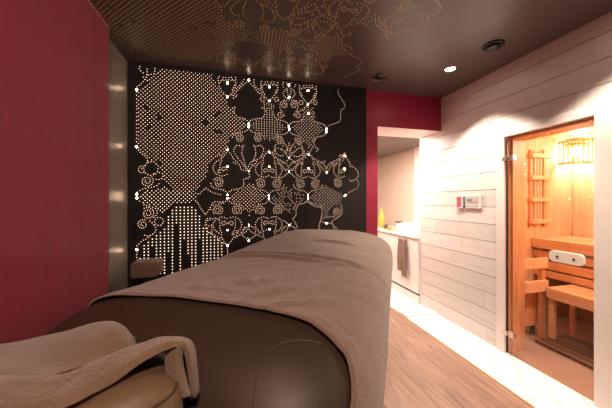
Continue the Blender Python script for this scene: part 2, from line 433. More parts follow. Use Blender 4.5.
for (px, py, s) in ((136.5,89.7,1.2),(136.5,146.5,1),(136.8,194,1),(136.8,198,1.1),(136.8,249.5,1.2),(227.5,83,1.15),(227.4,97,1),(248.8,80,1.1),
    (269.4,87,1.2),(269.4,101,1),(289,85,1.1),(289,97.6,1),(308,90.5,1.2),(308,104.5,.9),(308.5,113.5,.9),(248.8,123.8,.9),(248.8,127,.9),(289,126.8,.9),(289,129.5,.9),
    (326.3,129,.9),(326.3,131.7,1),(227.6,149.6,.8),(227.6,166.4,.8),(269.2,152.2,.8),(269.2,166.7,.8),(289,158,.7),(289,171.5,.7),(308.8,154.5,.8),(308.6,168.5,.8),(344.8,155.8,1),(344.5,169,1),
    (326.8,172.5,.8),(249,171,.8),(345,195.5,1),(308,195.5,.7),(308,198.5,.7),(268.9,195.6,.8),(268.9,198.6,.8),(227.6,195,.8),(227.6,198.2,.8),(326.6,223.3,.9),(289,224.8,.7),
    (269.5,229.4,.7),(249,225,.8),(249,240.6,.8),(227.6,230,.9),(227.6,245.5,1)):
    star(px, py, s)
def el(px, py, rx, rz, t=0): x, z = W(px, py); return (x, z, rx, rz, t)
# the big hexagon-grid field
sk = [el(147,108,.035,.013,-.6), el(159,117.5,.022,.02), el(149,127,.04,.011,.25), el(218,114,.04,.014,.6), el(206,123,.026,.022), el(218,132,.03,.016,-.5), el(158,163,.022,.02)]
fill([(137.5,93),(145,84),(152,77),(158,70),(164,67),(208,71),(212,75),(215,82),(221,90),(226,99),(228,106),(233,108),(234,113),(240,118),(247,123),(247,128),(240,131),(233,134),(229,140),(227,148),(222,152),(214,158),(209,165),(208,172),(205,179),(200,184),(194,189),(182,192),(172,189),(165,183),(162,174),(158,166),(150,161),(144,155),(138,148)],
     .0165, .033, skip=sk)
C_([(136.5,92),(136.8,110),(136.6,128),(136.6,144)], sp=.026)
# top fringe left
C_([(137,87),(142,83),(146,78),(147,73),(147,66)]); C_([(142,64.5),(139,68),(142,72),(147,75),(152,74)]); C_([(154.5,66),(155,70),(153,76),(150,80),(145,80),(143,76)])
# scrolls left of the field
C_([(137,148),(141,153),(147,158),(147,163),(145,166)])
x, z = W(151, 168.5); ring(x, z, .055, .058); x, z = W(142.3, 170); spiral(x, z, .036, 1, 1.3, 1.2)
x, z = W(147, 181); spiral(x, z, .05, -1, 1.8, 2.4); x, z = W(158, 176); ring(x, z, .04, .03)
C_([(137.5,192),(143,189),(150,187.5),(156,186),(160,183)])
# diamond band at the height of the lower knots
fill([(139,196),(144,191),(156,189),(163,186),(168,189),(180,191),(190,189),(192,196),(190,203),(182,203),(172,204),(168,209),(163,216),(158,209),(152,206),(143,203)], .0165, .033, k='dot', r=.0033)
fill([(182,189),(196,184),(202,185),(197,192),(196,201),(188,203),(180,202)], .0165, .033)
C_([(137.5,199),(143,204),(150,206.5),(156,209),(157,214),(153,218)])
x, z = W(148, 213.5); spiral(x, z, .052, -1, 1.9, 1.0); x, z = W(142.8, 224.5); spiral(x, z, .042, 1, 1.6, 1.2); x, z = W(159, 221.5); ring(x, z, .034, .034)
C_([(148,219),(154,225),(156,230),(153,234),(148,236),(144,235)])
C_([(137,246),(142,241),(148,238),(152,233)]); C_([(137,252),(136.8,257),(138,262)])
# castle of square-set dots
tops = [256,244,242,239,235,230,227,215,210,206,206,206,206,206,209,214.5,226,227,235,235,240,242.6]
ends = {3: 247, 7: 252, 9: 225, 11: 240, 12: 254.5, 15: 240}
x0_, x1_ = W(140, 230)[0], W(221.7, 230)[0]
for c in range(22):
    x = x0_ + (x1_ - x0_) * c / 21; xx = 140 + 3.89 * c
    z1 = W(xx, tops[c])[1]; z2 = W(xx, ends[c])[1] if c in ends else .66; zz = 1.62
    while zz > .66:
        zz -= .0268
        if zz > z1 + .004 or zz < z2 - .004: continue
        put(x, zz, .0050, 'dot_big', .012)
# the star-shaped void
C_([(206,188),(201,192),(199,194),(190,193)]); C_([(206,188),(210,191),(214,193),(222,195)]); C_([(192,201),(197,202),(200,207),(204,213),(206,214)]); C_([(206,214),(210,208),(214,202),(220,202),(225,201)])
def knot(px, py, left=True, right=True, up=True, down=True, wr=1):
    x, z = W(px, py)
    for s, on in ((-1, left), (1, right)):
        if not on: continue
        for v, o2 in ((1, up), (-1, down)):
            if o2: curve([(x, z + v*.03), (x + s*.035, z + v*.058), (x + s*.08, z + v*.068), (x + s*.13, z + v*.085), (x + s*.145, z + v*.12)])
def scrolls(px, py, v=1, left=True, right=True, r=.047):
    x, z = W(px, py)
    for s, on in ((-1, left), (1, right)):
        if on: spiral(x + s*.078, z + v*.125, r, s, 1.9, v * .6)
def flower(px, py, v=1, left=True, right=True, top=True):
    """paired lobes with a heart between them, seen from its knot; v is the side of the knot"""
    x, z = W(px, py)
    for s, on in ((-1, left), (1, right)):
        if not on: continue
        curve([(x + s*.005, z + v*.20), (x + s*.05, z + v*.185), (x + s*.10, z + v*.205), (x + s*.125, z + v*.255), (x + s*.105, z + v*.305), (x + s*.07, z + v*.33)])
        curve([(x + s*.065, z + v*.19), (x + s*.068, z + v*.25), (x + s*.062, z + v*.31)])
        spiral(x + s*.033, z + v*.245, .026, -s, 1.1, 0)
        if top: curve([(x, z + v*.44), (x + s*.035, z + v*.40), (x + s*.055, z + v*.355), (x + s*.05, z + v*.32)])
        if top: curve([(x, z + v*.44), (x + s*.05, z + v*.385), (x + s*.11, z + v*.35), (x + s*.165, z + v*.32), (x + s*.1886, z + v*.28)])
# lower-row knots
knot(227.6, 196.6); knot(268.9, 197.1); knot(308, 197)
scrolls(227.6, 196.6, -1); scrolls(268.9, 197.1, -1); scrolls(227.6, 196.6, 1, right=False); scrolls(268.9, 197.1, 1); scrolls(308, 197, 1); scrolls(345, 196, 1, right=False)
flower(227.6, 196.6, -1); flower(268.9, 197.1, -1); flower(227.6, 196.6, 1, right=False); flower(268.9, 197.1, 1); flower(308, 197, 1); flower(345, 196, 1, right=False)
fill([(229,196.5),(236,190),(242,186),(249,183),(255,187),(261,190),(267,196.5),(261,203),(256,207),(249,216),(243,207),(236,203)], .0165, .032)
fill([(270.5,197),(277,191),(283,188),(289,184),(296,189),(301,191),(306.5,197),(300,203),(294,206),(289,214),(283,206),(277,203)], .0165, .034, prob=.75, k='dot_dim')
fill([(310,197),(316,192),(322,188),(326,184),(331,188),(337,191),(343,195),(341,202),(336,205),(331,208),(326.5,217),(321,208),(315,203)], .0165, .033, k='dot_dim')
C_([(345,195.5),(350,192),(354,190),(358,187),(358.5,182),(355,179)], k='dot_dim')
C_([(352,166),(357,170),(358,176),(353,181),(349,180)]); 
C_([(345,156),(340,155),(339,160),(341,163)]); C_([(345,157),(348,160),(350,164),(350,168)]); C_([(345,157),(341,162),(336,163),(333,166)])
C_([(326.8,172.5),(332,165),(334,160),(340,159),(344,156)])
C_([(326.8,172.5),(321,167),(318,163),(314,158),(309,155)])
x, z = W(336.5, 212); spiral(x, z, .04, 1, 1.8); C_([(341,204),(342,211),(340,216),(335,219),(332,223),(338,230)]); C_([(322,215),(321,219),(326,217),(331,217),(335,216)])
C_([(326.6,223),(320,222),(319,229),(318,234)]); C_([(326.6,223),(332,224),(334,230)])
# void under the third lower knot
C_([(308,202),(303,203),(299,205.5),(296,209),(296,215),(293,219),(296,224),(298,230)]); C_([(308,202),(314,206),(321,208),(322,214),(320,222)])
# left wings of the lower voids
C_([(205,225),(207,221),(212,219),(216,218)]); x, z = W(209, 222); ring(x, z, .03, .035)
C_([(206,226),(208,231),(214,235),(219,240),(227,245)]); C_([(212,232),(212,226),(216,221),(220,219)])
C_([(227.6,245),(236,237),(243,231),(249,225)]); C_([(249,240),(256,235),(263,231),(269,229)]); C_([(227.6,248),(227.6,254)])
C_([(249,240),(243,236),(241,231)]); x, z = W(235, 233); ring(x, z, .025)
x, z = W(249, 232); ring(x, z, .06, .055)
x, z = W(289, 232); ring(x, z, .07, .06)
C_([(289,224.8),(283,220),(278,219)]); C_([(289,224.8),(295,221)])
# void between sixth and fifth column, middle
C_([(227.6,151),(231,154),(233,158),(237,162),(240,166),(242,170),(249,171)]); C_([(227.6,151),(223,157),(219,161),(219.5,166),(218,172),(222,177)]); C_([(249,172),(249,178),(244,179),(243.5,185),(240,189),(232,190)])
C_([(233,157),(234,163),(238,164)])
# upper-row knots
knot(248.8, 125.5, left=True, right=True); knot(289, 128); knot(326.3, 130.3, right=False)
fill([(250.5,125.5),(255,121),(262,118),(264,117),(266,106.5),(272,108),(274,118),(280,121),(287,128),(280,133),(274,137),(269,142),(264,137),(256,133)], .0245, .0215, stag=False, k='dot_dim')
fill([(291,128),(296,122),(301,119),(303,108),(314,108),(315,119),(320,122),(325,130),(320,135),(315,139),(311,146),(308.5,152),(306,144),(301,137),(295,133)], .0165, .034, k='dot_dim')
# big void and its ogee outline
C_([(248.8,81),(243,85),(237,91),(234,95),(233.5,100)]); C_([(233,107),(235,107),(234,112),(238,117),(244,120),(248.8,122)]); C_([(248.8,82),(254,87),(259,93),(265,97),(269,101)]); C_([(264,98),(264,104)]); C_([(262,108),(265,110),(264,117),(258,119),(252,120),(249,122)]); C_([(254,80),(255,86),(261,91),(263,96)])
C_([(227.4,97),(232,93),(237,88),(241,84),(245,78)]); C_([(227.4,97),(222,91),(219,85),(218,76)])
# crown motifs along the top
for cx, cy in ((227.4, 83), (269.4, 87.3), (308, 90.5)):
    for s in (-1, 1):
        C_([(cx, cy+13.5),(cx+s*4,cy+9),(cx+s*8,cy+4),(cx+s*8.5,cy-2),(cx+s*8,cy-8)]); C_([(cx+s*1,cy-3),(cx+s*5,cy-2.5),(cx+s*4,cy-6),(cx+s*5,cy-9)])
        C_([(cx+s*1,cy-3),(cx+s*2,cy-6),(cx+s*3,cy-9)]); C_([(cx+s*5,cy+7),(cx+s*7.5,cy+1),(cx+s*6,cy-3)]); x, z = W(cx+s*7, cy+12); ring(x, z, .02)
for s in (-1, 1):
    C_([(289,87),(289+s*4,90),(289+s*6,94),(289+s*3,98)]); x, z = W(289+s*5, 105); spiral(x, z, .038, s, 1.7); C_([(289,100),(289+s*7,101),(289+s*9,107),(289+s*7,112)])
    C_([(289+s*2,83),(289+s*5,81.5),(289+s*6.5,85),(289+s*5,88)]); C_([(289,86),(289+s*2,92),(289,97)])
    x, z = W(289+s*8.5, 115.5); spiral(x, z, .035, -s, 1.5)
fill([(264,103),(274,103),(274,118),(264,118)], .022, .02, k='dot_dim', prob=.7)
C_([(269.4,101),(269.4,107),(269.4,113)]); C_([(308,105),(308.3,113),(308.3,118)]); C_([(308,105),(303,109),(298,112)]); C_([(308,105),(313,101),(316,96)]); C_([(314,113),(314,119)])
# below the upper knots
for cx, cy in ((248.8, 125.5), (289, 128)):
    for s in (-1, 1):
        x, z = W(cx + s*9.5, cy + 12.5); spiral(x, z, .042, s, 1.8, .6)
        C_([(cx+s*5,cy+20),(cx+s*7,cy+27),(cx+s*5,cy+34),(cx+s*3,cy+41),(cx,cy+45)] if cx < 260 else [(cx, cy+30),(cx+s*5,cy+24),(cx+s*11,cy+20),(cx+s*16,cy+24),(cx+s*19,cy+28)])
        C_([(cx+s*7,cy+21),(cx+s*12,cy+20),(cx+s*15,cy+25),(cx+s*12,cy+31),(cx+s*8,cy+36),(cx+s*3,cy+43)])
x, z = W(281, 149); ring(x, z, .06, .065); x, z = W(297, 150); ring(x, z, .06, .065); x, z = W(285, 148); ring(x, z, .028); x, z = W(293, 149); ring(x, z, .028)
C_([(289,143),(289,158),(283,163),(279,168)]); C_([(289,158),(295,163),(299,168)]); C_([(289,171),(282,166)]); C_([(289,171),(296,166)]); C_([(289,172),(283,177),(278,178)]); C_([(289,172),(295,177),(300,179)])
x, z = W(298.5, 142.5); spiral(x, z, .035)
C_([(326.3,132),(323,136),(317,138),(314,142),(315,147),(318.5,149),(315,152.5)]); C_([(313,147),(311,150),(309,155)]); C_([(308.8,154.5),(303,160),(301,166)])
C_([(313,157),(317,161),(322,162),(326,161)]); C_([(323,162),(326,167)])
# the lone tendril
C_([(338,90),(338.5,94),(341,98),(344.5,104),(344.5,108),(341,110),(340.5,115),(340,121),(335,123.5),(330,125),(327,128)], k='dot_dim')
for k, L in dots.items():
    bm = bmesh.new()
    for (x, z, r) in L:
        vs = [bm.verts.new((x + r * math.cos(2*PI*i/6), PY - .0008, z + r * math.sin(2*PI*i/6))) for i in range(6)]
        vb_ = [bm.verts.new((v.co.x, PY + .001, v.co.z)) for v in vs]
        bm.faces.new(vs)
        for i in range(6): bm.faces.new((vs[i], vs[(i+1) % 6], vb_[(i+1) % 6], vb_[i]))
    o = obj({'dot': 'lit_perforation', 'dot_dim': 'dim_perforation', 'dot_big': 'large_perforation'}[k], bm, k, panel); o['kind'] = 'stuff'
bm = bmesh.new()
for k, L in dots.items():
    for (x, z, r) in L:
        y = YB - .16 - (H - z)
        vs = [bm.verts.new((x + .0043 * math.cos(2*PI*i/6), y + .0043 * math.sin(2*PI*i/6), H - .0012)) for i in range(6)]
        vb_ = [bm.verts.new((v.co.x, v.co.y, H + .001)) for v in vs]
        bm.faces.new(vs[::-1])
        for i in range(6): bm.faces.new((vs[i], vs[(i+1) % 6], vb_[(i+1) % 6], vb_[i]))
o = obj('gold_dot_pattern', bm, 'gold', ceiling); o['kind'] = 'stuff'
print('dots', {k: len(v) for k, v in dots.items()})
for i, (x, z, s) in enumerate(stars):
    bm = bmesh.new(); lathe(bm, [(.0070*s, 0), (.0070*s, .001), (.0045*s, .004), (.001, .005)], seg=12)
    bmesh.ops.rotate(bm, verts=bm.verts, matrix=Matrix.Rotation(PI/2, 3, 'X')); bmesh.ops.translate(bm, verts=bm.verts, vec=(x, PY, z))
    obj('light_point', bm, 'star', panel)

# ------------------------------------------------------------------ treatment table
AX = Vector((.545, .839, 0)).normalized(); NX = Vector((-AX.y, AX.x, 0))
LT = 1.83; O = Vector((.769, 2.170, 0)) - AX * LT + AX * .0
HW, HH, ZC, PE = .495, .175, .822, 3.0
AF = .86
def zlift(a):
    t = max(0, min(1, (a - AF) / (LT - AF)))
    return .055 * t ** .8 - .012 * math.exp(-((a - AF) / .03) ** 2)
def section(a, t, off=0):
    Rn, Rh, Rf = .30, .24, .10
    en = (Rn - math.sqrt(max(0, Rn**2 - (Rn - min(a, Rn))**2))) * .75
    eh = (Rh - math.sqrt(max(0, Rh**2 - (Rh - min(a, Rh))**2))) * .52
    b = LT - a; ef = (Rf - math.sqrt(max(0, Rf**2 - (Rf - min(max(b, 0), Rf))**2)))
    w = HW - en - ef * .8 + off; h = HH - eh - ef * .8 + off
    c, s = math.cos(t), math.sin(t)
    if c > 0: w = w + c * (.035 + en * .45)
    n_ = w * math.copysign(abs(c) ** (2/PE), c); z_ = h * math.copysign(abs(s) ** (2/PE), s)
    return n_, ZC + z_ + zlift(a) * (.5 + .5 * max(-1, min(1, z_ / HH)))
def tp(a, n_, z): p = O + AX * a + NX * n_; return (p.x, p.y, z)
table = thing('treatment_table', 'wide padded treatment table in dark brown leather under a taupe cover', 'massage table', tuple(O + AX * LT / 2))
bm = bmesh.new(); NA, NT = 60, 72; rings = []
avals = [LT * (.5 - .5 * math.cos(PI * i / NA)) for i in range(NA + 1)]
for a in avals: rings.append([bm.verts.new(tp(a, *section(a, 2*PI*k/NT))) for k in range(NT)])
for r0, r1 in zip(rings, rings[1:]):
    for k in range(NT): bm.faces.new((r0[k], r0[(k+1) % NT], r1[(k+1) % NT], r1[k]))
for r0, a, sgn in ((rings[0], 0, -1), (rings[-1], LT, 1)):
    prev = r0
    for q, bul in ((.7, .012), (.35, .018)):
        cz = ZC + zlift(a) * .5
        cur = []
        for k in range(NT):
            n_, z_ = section(a, 2*PI*k/NT); cur.append(bm.verts.new(tp(a + sgn * bul, n_ * q, cz + (z_ - cz) * q)))
        for k in range(NT): bm.faces.new((prev[k], prev[(k+1) % NT], cur[(k+1) % NT], cur[k]))
        prev = cur
    c0 = bm.verts.new(tp(a + sgn * .02, 0, ZC + zlift(a) * .5))
    for k in range(NT): bm.faces.new((prev[k], prev[(k+1) % NT], c0))
obj('mattress', bm, 'leather', table, smooth=True)
# seam arc on the near end
def surf_end(n_, z):                        # find the end surface: smallest a whose section contains the point
    for i in range(200):
        a = i * .003
        lo = section(a, 0)[0]; h = section(a, PI/2)[1] - ZC
        if abs(n_) < lo and abs(z - ZC) < h and (abs(n_)/lo) ** PE + (abs(z-ZC)/h) ** PE < 1: return a
    return .3
from mathutils.bvhtree import BVHTree
mt = bpy.data.objects['mattress']
bvh = BVHTree.FromPolygons([v.co for v in mt.data.vertices], [tuple(p.vertices) for p in mt.data.polygons])
def hit(px, py):
    return bvh.ray_cast(Vector((0, 0, EYE)), Vector(ray(px, py)).normalized())[0]
for q in ((100,287),(150,293),(200,302),(250,311),(300,325),(325,343),(345,372),(350,405)):
    h = hit(*q)
    if h: e = h - O; print('HEM', q, round(e.dot(AX), 3), round(e.dot(NX), 3), round(h.z, 3))
bm = bmesh.new(); pts = []
sq = [(256,420),(254.5,400),(255,385),(259,368),(268,352),(280,343.5),(295,340),(312,341),(328,345)]
for (a, b) in zip(sq, sq[1:]):
    for k in range(4):
        h = hit(a[0] + (b[0]-a[0]) * k / 4, a[1] + (b[1]-a[1]) * k / 4)
        if h: pts.append(h)
tube(bm, pts, .0020, 6); obj('seam', bm, 'piping', table, smooth=True)
# frame, lifting columns and base below
def tbox(name, a0, a1, n0, n1, z0, z1, m, bev=.01, label=None):
    bm = bmesh.new(); bx(bm, a0, a1, n0, n1, z0, z1, bev)
    for v in bm.verts: v.co = Vector(tp(v.co.x, v.co.y, v.co.z))
    return obj(name, bm, m, table, label=label)
tbox('bed_frame', .30, LT - .14, -.36, .36, .60, .67, 'dark_metal')
tbox('lifting_column', .42, .62, -.14, .14, .09, .61, 'dark_metal'); tbox('lifting_column', 1.2, 1.4, -.14, .14, .09, .61, 'dark_metal')
tbox('base_plinth', .30, LT - .25, -.27, .27, 0, .10, 'pale_wood', .02)
# cover
cover_bm = bmesh.new()
rand = random.Random(3)
ridges = []
def ridge(a0, n0, a1, n1, amp, w): ridges.append((a0, n0, a1, n1, amp, w))
ridge(.30, .02, .47, -.10, .010, .012); ridge(.28, -.10, .42, -.20, .010, .011); ridge(.30, .10, .42, .00, .007, .010); ridge(.24, -.2, .40, -.33, .006, .012)
ridge(.27, .13, .34, .10, .006, .009); ridge(.36, -.24, .60, -.30, .004, .02); ridge(.10, -.42, .45, -.46, .006, .014)
ridge(AF - .045, .36, AF - .03, -.30, .010, .020); ridge(AF + .05, .40, AF + .04, -.36, .006, .02); ridge(1.30, .02, 1.22, -.30, .009, .014); ridge(1.335, .06, 1.27, -.25, -.012, .010)
ridge(AF - .10, -.2, AF - .01, -.34, .006, .02)
def wr(a, n_):
    s = .0022 * math.sin(a * 14 + 5 * n_) * math.sin(n_ * 13 - 3 * a) + .001 * math.sin(a * 47 + n_ * 31)
    for (a0, n0, a1, n1, amp, w) in ridges:
        dx, dy = a1 - a0, n1 - n0; L2 = dx*dx + dy*dy
        t = max(0, min(1, ((a - a0) * dx + (n_ - n0) * dy) / L2))
        bend = .008 * math.sin(t * 7 + a0 * 30)
        d2 = (a - a0 - dx * t - bend) ** 2 + (n_ - n0 - dy * t) ** 2
        s += 2.2 * amp * math.exp(-d2 / (w * w)) * (math.sin(PI * min(1, max(0, t * .9 + .05))) ** .5)
    return s
NS, NAA = 150, 190
tot = []
for j in range(NS + 1):
    q = j / NS                                 # 0 left side low -> 1 right hem low
    tot.append(q)
def cover_pt(a, q, off=.007):
    tl, trr = math.radians(196), math.radians(-8)
    if q < .72:
        t = tl + (trr - tl) * (q / .72)
        n_, z = section(max(a, .0), PI - t, off); w_ = wr(a, n_)
        nz_ = abs(math.sin(t)) ** .6
        fall = 0
        return n_ + (w_ * .6 * (1 - nz_)) * math.copysign(1, n_), z + w_ * nz_ + .0
    n_, z = section(max(a, 0), PI - trr, off); f = (q - .72) / .28
    zb = .46 + .02 * math.sin(a * 5)
    fold = .010 * math.sin(a * 21 + 1.2 * math.sin(a * 9)) * f ** .7 + .006 * math.sin(a * 43) * f
    return n_ + .055 * f * (1 - .25 * f) - fold * 1.0 * .8 + .0, z + (zb - z) * f
rows = []
for i in range(NAA + 1):
    row = []
    for j in range(NS + 1):
        q = j / NS
        # near hem: straight over the top, swinging towards the near end on the right side
        if q < .5: a0 = .225 + .012 * math.sin(q * 18)
        else: s_ = min(1, (q - .5) / .22); a0 = .225 - .165 * s_ ** 1.2
        if q > .72: a0 = .06 - .02 * (q - .72)
        if q < .10: a0 = .235 + .02 * q
        a = a0 + (LT - .004 - a0) * i / NAA
        n_, z = cover_pt(a, q)
        hem = .003 if i < 6 else 0
        row.append(cover_bm.verts.new(tp(a, n_, z + (hem if q < .6 else 0))))
    rows.append(row)
for r0, r1 in zip(rows, rows[1:]):
    for j in range(NS): cover_bm.faces.new((r0[j], r1[j], r1[j+1], r0[j+1]))
cov = obj('towel_cover', cover_bm, 'terry', smooth=True)
so = cov.modifiers.new('thick', 'SOLIDIFY'); so.thickness = .006; so.offset = 1
tag(cov, 'taupe terry cover spread over the treatment table, hanging down its right side', 'blanket')
bm = bmesh.new(); pts = []
for j in range(0, NS + 1, 2): pts.append(rows[0][j].co.copy() if False else None)
bm.free()
hem_pts = [Vector(cov.data.vertices[j].co) for j in range(4, NS + 1)]
bm = bmesh.new(); tube(bm, [p + Vector((0, 0, .002)) for p in hem_pts], .0035, 6); obj('hem', bm, 'terry', cov, smooth=True)

# head cushion at the near end with a folded towel over it
hc = at_depth(86, 412, .40)
bm = bmesh.new()
def superell(bm, c, ax, bx_, cz, ea, eb, nu=40, nv=28, dirx=AX):
    dn = Vector((-dirx.y, dirx.x, 0)); R = []
    sp = lambda v, e: math.copysign(abs(v) ** e, v)
    for i in range(nv + 1):
        ph = -PI/2 + PI * i / nv; r = []
        for k in range(nu):
            th = 2*PI*k/nu
            p = c + dirx * (ax * sp(math.cos(ph), ea) * sp(math.cos(th), eb)) + dn * (bx_ * sp(math.cos(ph), ea) * sp(math.sin(th), eb)) + Vector((0, 0, cz * sp(math.sin(ph), ea)))
            r.append(bm.verts.new(p))
        R.append(r)
    for a, b in zip(R, R[1:]):
        for k in range(nu): bm.faces.new((a[k], a[(k+1) % nu], b[(k+1) % nu], b[k]))
    bmesh.ops.remove_doubles(bm, verts=bm.verts, dist=1e-5)
VD = Vector((SY, CY, 0))                     # the cushion lies square to the aisle on the camera side
cc = at_depth(92, 450, .42); cc.z = .929
CD = Vector((math.sin(math.radians(-25)), math.cos(math.radians(-25)), 0))
superell(bm, cc, .10, .125, .088, .55, .5, dirx=CD)
hcush = obj('head_cushion', bm, 'lit_brown_leather', table, smooth=True, label='brown leather head cushion, coloured lighter as if lit')
dn = Vector((-CD.y, CD.x, 0)); bm = bmesh.new()
sp = lambda v, e: math.copysign(abs(v) ** e, v)
tube(bm, [cc + CD * (-.1015 * sp(math.cos(.55), .55) * sp(math.cos(t), .5)) + dn * (.1265 * sp(math.cos(.55), .55) * sp(math.sin(t), .5)) + Vector((0, 0, .0885 * sp(math.sin(.55), .55))) for t in [i * .06 - 1.6 for i in range(54)]], .0018, 6)
obj('seam', bm, 'piping', hcush, smooth=True)
bm = bmesh.new(); tube(bm, [cc + Vector((0, 0, -.06)), cc + Vector((.0, .0, -.22)), Vector(tp(.34, 0, .655)) + Vector((0, 0, -.02))], .018, 10)
obj('support_arm', bm, 'dark_metal', table, smooth=True)

def loft(name, rows, m, thick=.008, parent=None, sub=6, wob=.0015):
    def cr(P, n):
        out = []
        for i in range(len(P) - 1):
            a, b, c, d_ = P[max(i-1, 0)], P[i], P[i+1], P[min(i+2, len(P)-1)]
            for t in range(n):
                t /= n; out.append(.5 * ((2*b) + (-a+c)*t + (2*a-5*b+4*c-d_)*t*t + (-a+3*b-3*c+d_)*t**3))
        out.append(P[-1].copy()); return out
    R = [cr([at_depth(*p) for p in r], sub) for r in rows]
    cols = [cr([r[i] for r in R], sub) for i in range(len(R[0]))]
    bm = bmesh.new(); V = []
    for i, c in enumerate(cols):
        V.append([bm.verts.new(p + Vector((0, 0, wob * math.sin(i * .9 + j * .55) * math.sin(j * .35 + i * .22)))) for j, p in enumerate(c)])
    for a, b in zip(V, V[1:]):
        for j in range(len(a) - 1): bm.faces.new((a[j], b[j], b[j+1], a[j+1]))
    o = obj(name, bm, m, parent, smooth=True)
    s = o.modifiers.new('thick', 'SOLIDIFY'); s.thickness = thick; s.offset = 0
    return o, V
# far fold (rounded bolster of towel) : rows from its far underside over the crest to the near underside
tw = thing('folded_towel', 'sand coloured towel bundled in folds over the head cushion', 'towel', tuple(cc + Vector((0, 0, .09))))
loft('rear_fold', [
    [(-60,395,.62),(0,388,.62),(60,376,.62),(112,364,.62),(138,372,.60)],
    [(-60,362,.60),(0,354,.61),(58,342,.62),(112,330,.62),(134,342,.60)],
    [(-60,355,.55),(0,347,.56),(58,335,.57),(113,323.5,.57),(134,345,.56)],
    [(-60,362,.49),(0,353,.50),(62,345,.515),(116,332,.52),(136,353,.53)],
    [(-60,385,.40),(0,372,.42),(66,372,.46),(112,356,.49),(136,362,.50)],
    [(-60,410,.37),(0,392,.39),(70,384,.43),(112,372,.47),(134,374,.49)]], 'terry2', .010, tw)
loft('front_fold', [
    [(-70,382,.42),(0,379,.43),(60,380,.445),(110,364,.48),(150,352,.50),(176,352,.52),(190,372,.53),(192,400,.53)],
    [(-70,384,.38),(0,380,.39),(62,377,.405),(112,356,.46),(152,342,.48),(180,340,.50),(193,352,.505),(196,392,.51)],
    [(-70,400,.35),(0,396,.36),(60,388,.385),(110,366,.43),(150,348,.455),(178,340.5,.475),(191,350,.48),(197,394,.485)],
    [(-70,425,.33),(0,420,.335),(62,402,.362),(108,380,.41),(148,357,.435),(176,344,.455),(187,354,.46),(193,398,.47)]], 'terry2', .009, tw)
loft('hem_band', [
    [(-70,418,.324),(0,412,.329),(60,394,.357),(108,372,.404),(148,349.5,.430),(174,340.5,.45)],
    [(-70,424,.321),(0,418,.326),(62,398,.354),(108,375.5,.400),(148,352.5,.427),(175,341.5,.448)],
    [(-70,436,.318),(0,429,.323),(66,407,.351),(110,385,.396),(148,359,.424),(176,346,.446)]], 'terry2', .004, tw, wob=.0008)
loft('hanging_corner', [
    [(168,346,.455),(166,362,.457),(168,380,.458),(170,392,.46)],
    [(176,345,.452),(174,360,.452),(178,378,.452),(184,397,.452)],
    [(182,346,.463),(182,362,.465),(186,382,.466),(190,396,.468)]], 'terry2', .006, tw)

# small padded stool behind the table
sx_, sy_ = -.70, 2.29
st = thing('padded_stool', 'small beige padded stool standing behind the table by the dotted wall', 'stool', (sx_, sy_, 0))
bm = bmesh.new(); bx(bm, sx_ - .09, sx_ + .10, sy_ - .09, sy_ + .09, .72, .842, .03); obj('seat', bm, 'terry2', st, smooth=True)
bm = bmesh.new(); tube(bm, [(sx_, sy_, .03), (sx_, sy_, .74)], .022, 14); obj('post', bm, 'dark_metal', st, smooth=True)
bm = bmesh.new(); lathe(bm, [(.13, 0), (.13, .01), (.10, .022), (.03, .035)], sx_, sy_); obj('base', bm, 'dark_metal', st, smooth=True)

# ------------------------------------------------------------------ ceiling fittings
def downlight(x, y, label, lit=True, group=None, r=.050):
    t = thing('downlight', label, 'ceiling light', (x, y, H), group)
    bm = bmesh.new(); lathe(bm, [(r, -.001), (r, -.006), (r - .006, -.009), (r - .012, -.004), (r - .014, -.001)], x, y, 32, H)
    obj('bezel', bm, 'chrome' if lit else 'ceiling', t, smooth=True)
    bm = bmesh.new(); lathe(bm, [(r - .013, -.0005), (r - .013, -.004), (.004, -.0065)], x, y, 32, H)
    obj('lens', bm, 'lamp_on' if lit else 'dark_metal', t, smooth=True)
    return t
def spot(x, y, z, power, col, size, blend=.5, tgt=None, rad=.03):
    l = bpy.data.lights.new('spot_light', 'SPOT'); l.energy = power; l.color = col; l.spot_size = math.radians(size); l.spot_blend = blend; l.shadow_soft_size = rad
    o = bpy.data.objects.new('spot_light', l); C.objects.link(o); o.location = (x, y, z)
    if tgt: o.rotation_euler = (Vector(tgt) - Vector((x, y, z))).to_track_quat('-Z', 'Y').to_euler()
    return o
WARM = (1, .84, .70)
downlight(1.79, 1.94, 'lit round downlight in the ceiling near the whitewashed wall'); spot(1.79, 1.94, H - .02, 125, WARM, 98, .35)
for y_ in (.95, -.1):
    downlight(1.80, y_, 'lit round downlight in the ceiling nearer the camera', group='downlights beyond the frame')
    spot(1.80, y_, H - .02, 88, WARM, 100, .35)
downlight(1.27, 2.23, 'dark unlit round fitting in the ceiling close to the back wall', lit=False, r=.07)
vt = thing('ceiling_vent', 'black round air vent mounted on the ceiling right of the lit downlight', 'vent', (1.83, 1.57, H))
bm = bmesh.new(); lathe(bm, [(.070, 0), (.072, -.006), (.066, -.012), (.052, -.012), (.050, -.004), (.04, -.002)], 1.83, 1.57, 36, H); obj('rim', bm, 'black', vt, smooth=True)
bm = bmesh.new(); lathe(bm, [(.03, -.002), (.046, -.018), (.044, -.023), (.02, -.026), (.002, -.026)], 1.83, 1.57, 36, H); obj('disc', bm, 'black', vt, smooth=True)

